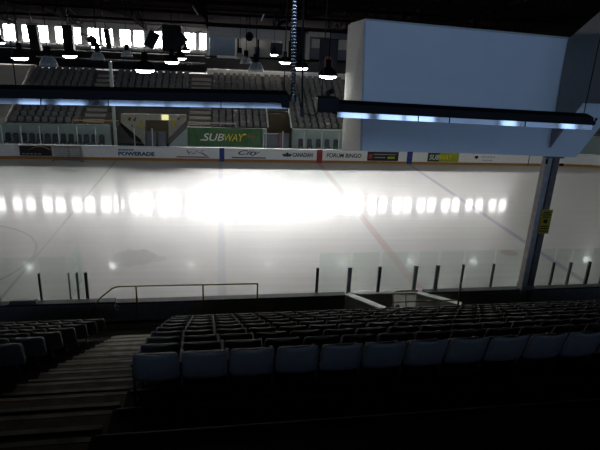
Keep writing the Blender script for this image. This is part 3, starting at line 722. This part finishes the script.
for j in range(11): nt.tube([gp(k/16, j/10) for k in range(17)], .014, 4)
nt.build('net', M['net'], gl)

# ================================================================== PRESS BOX over the near boards, on its column
pb = empty('press_box', 'large white hanging press box above the near boards at right', 'press box', (7, 15, 6.0))
L = lambda v: Vector(v)-pb.location
def PY(x, y, Y=15.): return L(at_y(x, y, Y))
front = [PY(362, 150.6), PY(450, 152.6), PY(576, 157.5), PY(601, 126), PY(601, 42), PY(568, 39.2), PY(366, 20.5)]
bot_l, top_l = front[0], front[6]
MB().prism(front, (0, .08, 0)).build('front_wall', M['box'], pb)
bl_, tl_ = L(at_y(343.3, 150.5, 17.)), L(at_y(350, 25, 17.))
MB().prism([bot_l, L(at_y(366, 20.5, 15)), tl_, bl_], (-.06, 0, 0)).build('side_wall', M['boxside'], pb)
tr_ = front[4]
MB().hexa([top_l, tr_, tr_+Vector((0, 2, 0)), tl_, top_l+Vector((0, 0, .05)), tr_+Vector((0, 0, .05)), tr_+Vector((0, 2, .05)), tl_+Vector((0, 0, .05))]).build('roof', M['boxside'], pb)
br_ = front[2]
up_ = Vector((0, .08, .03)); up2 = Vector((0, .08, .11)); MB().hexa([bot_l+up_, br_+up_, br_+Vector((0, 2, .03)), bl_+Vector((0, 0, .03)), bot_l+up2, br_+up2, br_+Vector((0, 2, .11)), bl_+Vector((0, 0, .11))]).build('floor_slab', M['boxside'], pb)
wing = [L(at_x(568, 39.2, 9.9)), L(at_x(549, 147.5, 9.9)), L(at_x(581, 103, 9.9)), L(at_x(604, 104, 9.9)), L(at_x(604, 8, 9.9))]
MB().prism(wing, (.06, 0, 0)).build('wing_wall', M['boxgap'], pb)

cb, ct = at_y(525.5, 286, 15.9), at_y(553, 157, 15.9)
col = empty('support_column', 'grey steel column carrying the press box, with a yellow notice on it', 'column', (cb.x+.02, 15.9, .0))
H = 6.0
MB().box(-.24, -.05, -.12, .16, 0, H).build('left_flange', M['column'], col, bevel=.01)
MB().box(-.05, .02, -.03, .05, 0, H).build('web', M['column_shade'], col)
MB().box(.02, .23, -.1, .14, 0, H).build('right_flange', M['column_shade'], col, bevel=.01)
MB().box(-.3, .3, -.2, .22, H-.06, H).build('cap_plate', M['column_shade'], col)
MB().box(-.27, -.22, -.16, -.1, H-.26, H-.10).build('bolt_bracket', M['darker'], col); MB().box(.24, .36, -.16, -.1, H-.32, H-.24).build('bolt_bracket', M['darker'], col)
MB().box(-.25, .24, -.14, .18, 1.2, 1.36).build('base_collar', M['column'], col)
a, b = at_y(539, 207, 15.7), at_y(550, 237, 15.7); pm = at_y(544.8, 222, 15.7)
sg = empty('notice_sign', 'yellow notice with black print fixed on the grey steel column', 'sign', (pm.x+.03, 15.74, pm.z))
MB().box(-.20, .20, -.02, .01, -.43, .43).build('plate', M['yellow'], sg)
for k, (z, w) in enumerate(((.33, .13), (.25, .16), (.17, .12), (-.16, .15), (-.24, .13), (-.33, .15))): MB().box(-w, w, -.028, -.018, z-.018, z+.018).build('print_line', M['ink'], sg)
MB().prism([(.08*math.cos(t*PI/6), -.028, .02+.08*math.sin(t*PI/6)) for t in range(12)], (0, .01, 0)).build('symbol', M['ink'], sg)

# ================================================================== RADIANT HEATERS, DUCT, GAS LINE (hung over the near stand)
HY = 8.
def heater(name, p0, p1, label, seams):
    d = p1-p0; t = empty(name, label, 'heater', p0)
    tilt = math.radians(9)
    dx = d
    def strip(a, b, z0, z1, y0, y1, th=.008):     # shiny lower lip, leaning back
        A, B = Vector((0,0,0))+dx*a, dx*b
        return MB().hexa([A+Vector((0, y0, z0)), B+Vector((0, y0, z0)), B+Vector((0, y0+th, z0)), A+Vector((0, y0+th, z0)), A+Vector((0, y1, z1)), B+Vector((0, y1, z1)), B+Vector((0, y1+th, z1)), A+Vector((0, y1+th, z1))])
    strip(0, 1, 0, .078, 0, .014).build('reflector_lip', M['alu'], t)
    pr = [(.012, .078), (-.02, .085), (.03, .20), (.22, .24), (.36, .12), (.36, .0), (.35, .0), (.35, .11), (.22, .225), (.045, .19), (.02, .085)]
    MB().prism([(0, y, z) for y, z in pr], dx).build('reflector_hood', M['heater'], t)
    MB().tube([Vector((0, .18, .08)), dx+Vector((0, .18, .08))], .05, 10).build('burner_tube', M['heater'], t)
    for s in seams: MB().hexa([dx*s+Vector(q) for q in ((0, -.006, -.003), (.012, -.006, -.003), (.012, .02, -.003), (0, .02, -.003), (0, .004, .082), (.012, .004, .082), (.012, .03, .082), (0, .03, .082))]).build('seam', M['heater'], t)
    return t
p0, p1 = at_y(-40, 103.2, HY), at_y(288, 108.6, HY)
h1 = heater('tube_heater', p0, p1, 'long tube heater with shiny lip hung at left, ending at the flexible duct', (.23, .43, .78))
for s in (.15, .99):
    MB().tube([(p1-p0)*s+Vector((0, .2, .22)), (p1-p0)*s+Vector((0, .2, 5.2))], .008, 5).build('hanger_chain', M['heater'], h1)
MB().box((p1-p0).x-.10, (p1-p0).x+.02, .0, .34, .06, .26).build('end_box', M['heater'], h1, bevel=.01)
p0, p1 = at_y(337, 117.2, HY), at_y(592, 130, HY)
h2 = heater('tube_heater', p0, p1, 'long tube heater with shiny lip crossing before the white press box', (.30, .42, .72))
MB().box(-.30, .02, .02, .32, .06, .28).build('burner_box', M['heater'], h2, bevel=.015)
MB().tube([(-.13, .15, .26), (-.13, .15, .36), (-.10, .15, .38), (-.06, .15, .34)], .035, 8).build('valve', M['heater'], h2)
for s in (-.05, .985): MB().tube([(p1-p0)*s+Vector((0, .2, .22)), (p1-p0)*s+Vector((0, .2, 5.4))], .008, 5).build('hanger_chain', M['heater'], h2)
MB().tube([(p1-p0)+Vector((0, .1, .05)), (p1-p0)+Vector((.09, .1, .10)), (p1-p0)+Vector((.11, .1, .18))], .03, 6).build('end_hook', M['heater'], h2)
# flexible corrugated duct
a, b = at_y(293.2, 98.0, HY-.06), at_y(294.8, -14, HY-.06)
n = 34*5; pts = []; rad = []
for k in range(n):
    q = b+(a-b)*(k/(n-1)); pts.append(q-a); rad.append(.026+.014*(.5-.5*math.cos(2*PI*k/5)))
fd = empty('flexible_duct', 'shiny blue corrugated flexible duct hanging down to the left heater end', 'duct', a)
MB().tube(pts, rad, 12).build('corrugated_hose', M['duct'], fd); MB().lathe([(0, -.05), (.05, -.05), (.055, .03), (.04, .04)], 12).build('end_fitting', M['duct'], fd)
# gas pipe and hose
a, b = at_y(302.2, 110, HY), at_y(303.2, 12, HY)
gp_ = empty('gas_pipe', 'thin dark gas pipe hanging between the two heaters', 'pipe', a)
MB().tube([(0, 0, 0), b-a, b-a+Vector((0, 0, 4))], .014, 8).build('pipe', M['heater'], gp_); MB().tube([(0, 0, -.09), (0, 0, .03)], .028, 8).build('drip_leg', M['banner'], gp_)
q = at_y(320, 112.5, HY)-a
MB().tube([(0, 0, -.03), q*.25+Vector((0, 0, -.055)), q*.6+Vector((0, 0, -.06)), q*.97+Vector((-.02, .0, .0))], .008, 6).build('hose', M['heater'], gp_)

# ================================================================== NEAR STAND
ND, NRISE = .85, .41
N0Y, N0Z = 4.90, 5.31                             # first seat row: back plane and floor
AX0, AX1 = -2.40, -.93                            # aisle
def near_profile():
    pr = []
    for k in range(-5, 9):
        y = N0Y-.42+ND*k; z = N0Z-NRISE*k; pr += [(y, z), (y+ND, z)]
    return pr
pr = near_profile(); ylast = pr[-1][0]
poly = [(0, pr[0][0], -.3)] + [(0, y, z) for y, z in pr] + [(0, ylast, .55), (0, 15.7, .55), (0, 15.7, -.3)]
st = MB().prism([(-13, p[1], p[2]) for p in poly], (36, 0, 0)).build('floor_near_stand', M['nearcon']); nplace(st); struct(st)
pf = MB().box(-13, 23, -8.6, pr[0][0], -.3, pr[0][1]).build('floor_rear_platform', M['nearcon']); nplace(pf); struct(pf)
pp = MB().box(-13, 23, -1.35, -1.2, 7.2, 8.40).build('wall_rear_light_shield', M['nearcon']); struct(pp)  # unseen wall added to keep rear window light off the treads
# metal nosings on the open tiers nearest the camera
for k in range(-3, 1):
    y = N0Y-.42+ND*k; z = N0Z-NRISE*k
    if k == -3: continue
    o = MB().box(AX1+.03, 16, 0, .018, -.012, .010).build('tier_nosing', M['nosing'])
    yy = y+ND; o.location = nloc(0, yy, z); nplace(o)
    tag(o, 'thin worn metal edge of a dark tier, %s' % {0: 'just below the nearest seat row', -1: 'across the bottom of the picture', -2: 'nearest the camera'}[k], 'edge strip', 'tier edge strips')
# aisle steps (two per tier)
ais = empty('aisle_stair', 'dim concrete aisle steps running down between the near seat blocks', 'stairs', nloc((AX0+AX1)/2, N0Y, N0Z)); nplace(ais)
hw = (AX1-AX0)/2
for k in range(-4, 9):
    y = ND*k-.42; z = -NRISE*k
    # half step standing on the tread below the riser
    st = MB().box(-hw, hw, ND*(k+1)-.42, ND*(k+1)-.42+ND*.46, z-NRISE+.004, z-NRISE/2)
    st.build('step', M['step'], ais)
    for yy, zz in ((ND*(k+1)-.42+ND*.46, z-NRISE/2), (ND*(k+1)-.42, z)):
        MB().box(-hw, hw, yy-.05, yy+.008, zz-.02, zz+.006).build('step_edge', M['nosing'], ais)
    MB().box(-hw, hw, ND*k-.42+.40, ND*(k+1)-.43-.05, z+.002, z+.006).build('tread_paint', M['step'], ais)

# --- seat
def shell(w0, w1, z0, z1, y0, y1, bow, thick, nx=8, nz=7, dip=.012, rnd=.22):
    mb = MB(); F = []; B = []
    for j in range(nz+1):
        v = j/nz; w = w0+(w1-w0)*v
        cut = max(0, (v-(1-rnd))/rnd); w *= 1-.07*cut**2.2
        cb_ = max(0, (.14-v)/.14); w *= 1-.08*cb_**2
        for i in range(nx+1):
            u = -1+2*i/nx; x = u*w
            y = y0+(y1-y0)*v - bow*(1-u*u)
            z = z0+(z1-z0)*v - (dip*(1-u*u))*v - (.014*abs(u)**8)*cut
            F.append((x, y, z)); B.append((x, y-thick, z))
    n0 = len(F); mb.v = F+B; W = nx+1
    for j in range(nz):
        for i in range(nx):
            a = j*W+i; mb.f.append((a, a+1, a+W+1, a+W)); mb.f.append((n0+a+1, n0+a, n0+a+W, n0+a+W+1))
    for i in range(nx):
        mb.f.append((i+1, i, n0+i, n0+i+1)); a = nz*W+i; mb.f.append((a, a+1, n0+a+1, n0+a))
    for j in range(nz):
        a = j*W; mb.f.append((a, a+W, n0+a+W, n0+a)); a = j*W+nx; mb.f.append((a+W, a, n0+a, n0+a+W))
    mb.m = [0]*len(mb.f); return mb
def make_seat():
    t = empty('arena_seat', '', 'seat')
    shell(.236, .222, .40, .80, .02, -.10, .03, .022, dip=.022, rnd=.12).build('backrest', M['seatb'], t, True)
    shell(.205, .20, .40, .70, .10, .06, .02, .03, dip=.0).build('seat_pan', M['seatb'], t, True)
    sd = MB().prism([(-.258, -.02, .0), (-.258, .24, .0), (-.258, .22, .035), (-.258, .10, .05), (-.258, .10, .40), (-.258, .08, .55), (-.258, .03, .55), (-.258, .04, .40), (-.258, .035, .05), (-.258, -.02, .035)], (.022, 0, 0))
    sd.build('standard', M['seatd'], t)
    MB().prism([(-.268, .02, .545), (-.268, .26, .545), (-.268, .28, .57), (-.268, .24, .582), (-.268, .02, .582)], (.042, 0, 0)).build('armrest', M['seatd'], t, bevel=.008)
    return t
proto = make_seat(); first = True
PITCH_S = .492
def frame_x(k):                                   # x range of row k inside the picture
    y = N0Y+ND*k; z = N0Z-NRISE*k+.6
    a = at_z(0, 300, z); lo = [Vector((0,0,0))]
    def edge(px):
        l, h = 280, 460
        for _ in range(30):
            m = (l+h)/2; g = at_z(px, m, z)
            if g.y > y+TH*g.x: l = m
            else: h = m
        return at_z(px, m, z).x
    return edge(0), edge(600)
rowlab = ['nearest row', 'second row down', 'third row down', 'fourth row down', 'fifth row down', 'sixth row down', 'seventh row down', 'eighth row down', 'ninth row down', 'tenth row down']
nnear = 0
for k in range(9):
    xl, xr = frame_x(k); y = N0Y+ND*k+.06; z = N0Z-NRISE*k
    j = 0; x = AX1+.27+.11*max(0, 1-k/3)
    while x < xr+1.1:
        o = proto if first else copy_tree(proto); first = False
        o.location = nloc(x, y, z); nplace(o); nnear += 1
        tag(o, 'dark blue seat in the near stand, %s right of the aisle, %s' % (ORD[j+1], rowlab[k]), 'seat', 'near seats right of the aisle')
        j += 1; x += PITCH_S
    j = 0; x = AX0-.27
    while x > xl-.3:
        o = copy_tree(proto); o.location = nloc(x, y, z); nplace(o); nnear += 1
        tag(o, 'dark seat in the near stand, %s left of the aisle, %s' % (ORD[j+1], rowlab[k]), 'seat', 'near seats left of the aisle')
        j += 1; x -= PITCH_S
print('near seats', nnear, 'far seats', nfar)

# --- near boards and rails
def nwall(xa, xb, label, top=1.2, bot=-.0):
    t = empty('near_dasher_board', label, 'rink board', nloc(xa, 15.62, bot)); nplace(t)
    MB().box(0, xb-xa, 0, .22, .0, top-bot-.06).build('board_wall', M['nearwall'], t, bevel=.01)
    MB().box(0, xb-xa, -.03, .25, top-bot-.06, top-bot).build('cap_rail', M['nearcap'], t, bevel=.01)
    return t
nwall(-12.5, -2.90, 'dark near boards in front of the left seat block', 1.24)
nwall(-2.885, 4.50, 'dark near boards along the bench between the aisle and the gate')
nwall(7.3, 22, 'dark near boards at right below the steel column')
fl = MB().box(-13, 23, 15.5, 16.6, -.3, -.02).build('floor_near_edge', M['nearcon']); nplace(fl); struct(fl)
# yellow bench rail
r0_ = at_y(99, 298, 15.4); pts = [at_y(99, 299, 15.4), at_y(112.5, 288.2, 15.4), at_y(118, 286.4, 15.4), at_y(258, 284, 15.4)]
yr = empty('bench_rail', 'yellow pipe rail rising at its left end above the near bench boards', 'railing', (pts[0].x, 15.4, 1.0))
O = Vector(yr.location); zt = pts[2].z; pts[3].z = zt
MB().tube([Vector((pts[0].x-.25, 15.4, .9))-O] + [p-O for p in pts], .024, 8).build('top_rail', M['yellowrail'], yr, True)
for px in (136, 203, 257.5):
    q = at_y(px, 286, 15.4); MB().tube([(q.x-O.x, 0, -.45), (q.x-O.x, 0, zt-O.z)], .024, 8).build('post', M['yellowrail'], yr)
p = at_y(116.5, 308, 15.2); o = MB().tube([(.07*math.cos(t*PI/8), 0, .09*math.sin(t*PI/8)) for t in range(-6, 9)], .018, 8).build('rail_hook', M['greyrail'], None, True); o.location = p
tag(o, 'small pale curved rail end at the foot of the aisle', 'railing')
# box on the left boards
a, b = at_y(13, 300, 15.9), at_y(40.5, 296, 15.9)
o = MB().hexa([(0,0,0),(b.x-a.x,0,0),(b.x-a.x,.2,0),(0,.2,0),(.06,.03,.11),(b.x-a.x-.03,.03,.11),(b.x-a.x-.03,.17,.11),(.06,.17,.11)]).build('padded_box', M['postgrey'], bevel=.01); o.location = (a.x, 15.62+TH*a.x, 1.241)
o.rotation_euler = (0, 0, TH); tag(o, 'low dark box lying on top of the left near boards', 'box')

# --- gate, its angled returns with white tops, pale inner wall
def angled(name, A, B, label, inner):
    A, B = Vector(A), Vector(B); d = (B-A); t = empty(name, label, 'rink board', (A.x, A.y, 0))
    D = Vector((d.x, d.y, 0)); nrm = Vector((D.y, -D.x, 0)).normalized()*.19
    MB().hexa([Vector((0,0,0)), D, D+nrm, nrm, Vector((0,0,1.2)), D+Vector((0,0,1.2)), D+nrm+Vector((0,0,1.2)), nrm+Vector((0,0,1.2))]).build('board_wall', inner, t)
    q = Vector((0,0,1.2)); e = nrm*.12
    MB().hexa([q-e, D+q-e, D+q+nrm+e, q+nrm+e, q-e+Vector((0,0,.05)), D+q-e+Vector((0,0,.05)), D+q+nrm+e+Vector((0,0,.05)), q+nrm+e+Vector((0,0,.05))]).build('white_cap', M['capwhite'], t)
    return t
A, B = at_z(349, 292.5, 1.25), at_z(386, 307, 1.25); angled('gate_return', A, B, 'angled dark gate wall with bright white top, left side of the near gate', M['nearwall'])
A, B = at_z(418.5, 291, 1.25), at_z(462, 302.5, 1.25); angled('gate_return', A, B, 'angled pale gate wall with bright white top, right side of the near gate', M['hdpe'])
A, B = at_y(350, 296, 15.85), at_y(393, 296, 15.85)
gd = empty('gate_door', 'dark gate door closing the near gate behind the angled walls', 'gate', (A.x, 15.85, .0))
MB().box(0, B.x-A.x, 0, .08, .02, 1.10).build('door_panel', M['nearwall'], gd); MB().box(0, B.x-A.x, -.02, .1, 1.10, 1.15).build('cap', M['nearwall'], gd)
A, B = at_y(393.5, 296, 15.85), at_y(421, 296, 15.85)
gd = empty('gate_door', 'pale gate door behind the grey pipe rail at the near gate', 'gate', (A.x, 15.85, .0))
MB().box(0, B.x-A.x, 0, .08, .02, 1.10).build('door_panel', M['hdpe'], gd); MB().box(0, B.x-A.x, -.02, .1, 1.10, 1.15).build('cap', M['pale'], gd)
gr = empty('gate_rail', 'grey pipe rail with yellow lower bar at the near gate', 'railing', at_y(393, 311, 14.7))
O = Vector(gr.location)
MB().tube([at_y(393, 311, 14.7)-O, at_y(393, 294, 14.7)-O, at_y(396, 291.3, 14.7)-O, at_y(402, 291, 14.7)-O, at_y(418, 290.5, 14.9)-O], .026, 8).build('grey_pipe', M['greyrail'], gr, True)
MB().tube([at_y(405.5, 294, 14.7)-O, at_y(406.5, 310, 14.7)-O], .018, 8).build('upright', M['greyrail'], gr)
MB().tube([at_y(394, 302.3, 14.7)-O, at_y(456, 300, 14.7)-O], .022, 8).build('yellow_bar', M['yellowrail'], gr)
p = at_y(398, 306.3, 14.6); o = MB().prism([(.07*math.cos(t*PI/6), 0, .07*math.sin(t*PI/6)) for t in range(12)], (0, .03, 0)).build('round_tag', M['lgrey']); o.location = p
o.parent = gr; o.location = p-O; o.name = 'round_tag'
p = at_y(458.5, 303, 14.6); q = at_y(461, 283, 14.6)
o = MB().tube([(0, 0, -.4), q-p], .03, 8).build('marker_post', M['yellowrail']); o.location = p
tag(o, 'thin dull yellow post at the right end of the near gate wall', 'post')

# --- near glass
def nglass(xa, xb, pw, pm, label, z0=1.2, ph=.84, gh=1.36, y=16.0):
    A = Vector((xa, y+TH*xa*.9, z0)); t = empty('rink_glass', label, 'glass panel', A, TH, 'near side rink glass')
    if xb: MB().box(pw/2+.005, xb-xa-.02, 0, .014, -.02, gh).build('pane', M['nglass'], t)
    if pm: MB().box(-pw/2, pw/2, -.045, .05, -.35, ph).build('post', M[pm], t, bevel=.008)
    return t
GL = [(-9., -6.72, .05, None), (-6.70, -5.5, .055, 'postdark'), (-5.48, -4.64, .055, 'postdark'), (-4.62, -4.40, .035, 'postgrey'), (-4.38, -4.16, .06, 'postgrey'), (-4.12, None, .085, 'postdark')]
nm = ['at the left picture edge', 'over the low dark box', 'second before the bench gap', 'narrow piece before the bench gap', 'last narrow piece before the bench gap', 'x']
for (xa, xb, pw, pm), w in zip(GL, nm):
    o = nglass(xa, xb, pw, pm, 'greenish near glass on the left boards, ' + w, 1.24)
    if xb is None: o.name = 'glass_post'; tag(o, 'dark thick post ending the left near glass', 'post')
MBX = MB().box(0, .014, 0, 1.2, -.02, 1.3).build('rink_glass', M['glass']); MBX.location = (-4.60, 16.03, 1.24)
tag(MBX, 'greenish glass turned toward the ice at the left end of the bench', 'glass panel')
GR = [(3.23, 4.30, .085, 'postdark'), (4.34, 5.36, .13, 'postgrey'), (5.39, 6.66, .10, 'postblue'), (6.69, 7.45, .12, 'postgrey'), (7.48, 8.40, .12, 'postgrey'), (8.43, 9.55, .055, 'postdark'), (9.58, 10.9, .055, 'postdark'), (10.93, 11.89, .04, None), (11.92, 12.55, .06, 'postdark'), (12.59, 13.33, .08, 'postgrey'), (13.36, 13.95, .09, 'postdark'), (13.98, 15.4, .06, 'postdark')]
for k, (xa, xb, pw, pm) in enumerate(GR):
    nglass(xa, xb, pw, pm, 'greenish near glass right of the bench gap, %s panel from its left end' % ORD[k+1])

# lettering, marks and bulbs belong to the panel or lens that carries them
for root in [o for o in S.objects if o.parent is None and o.children]:
    kids = {c_.name.split('.')[0]: c_ for c_ in root.children}
    for carrier, sub in (('panel', ('lettering', 'lettering_white', 'lettering_yellow', 'script_lettering', 'text_mark', 'blue_mark', 'red_mark', 'olive_mark', 'bar', 'gold_sweep', 'maple_leaf', 'yellow_field', 'emblem', 'arrow', 'small_mark')),
                         ('plate', ('print_line', 'symbol')), ('lens', ('bulb',)), ('cabinet', ('grille',)), ('cloth', ('emblem',)), ('left_panel', ('artwork_yellow', 'artwork_black'))):
        if carrier in kids:
            for c_ in list(root.children):
                if c_.name.split('.')[0] in sub: c_.parent = kids[carrier]
# ================================================================== RENDER LOOK
w = bpy.data.worlds.new('hall'); S.world = w; w.use_nodes = True
w.node_tree.nodes['Background'].inputs['Color'].default_value = (.004, .004, .005, 1)
S.view_settings.view_transform = 'Standard'; S.view_settings.look = 'None'; S.view_settings.gamma = 1; S.view_settings.use_curve_mapping = False
S.view_settings.exposure = 0.
c = S.cycles; c.use_denoising = True; c.max_bounces = 6; c.diffuse_bounces = 3; c.glossy_bounces = 3; c.transparent_max_bounces = 12; c.transmission_bounces = 4
c.caustics_reflective = False; c.caustics_refractive = False; c.sample_clamp_indirect = 8
try: c.denoiser = 'OPENIMAGEDENOISE'
except Exception: pass
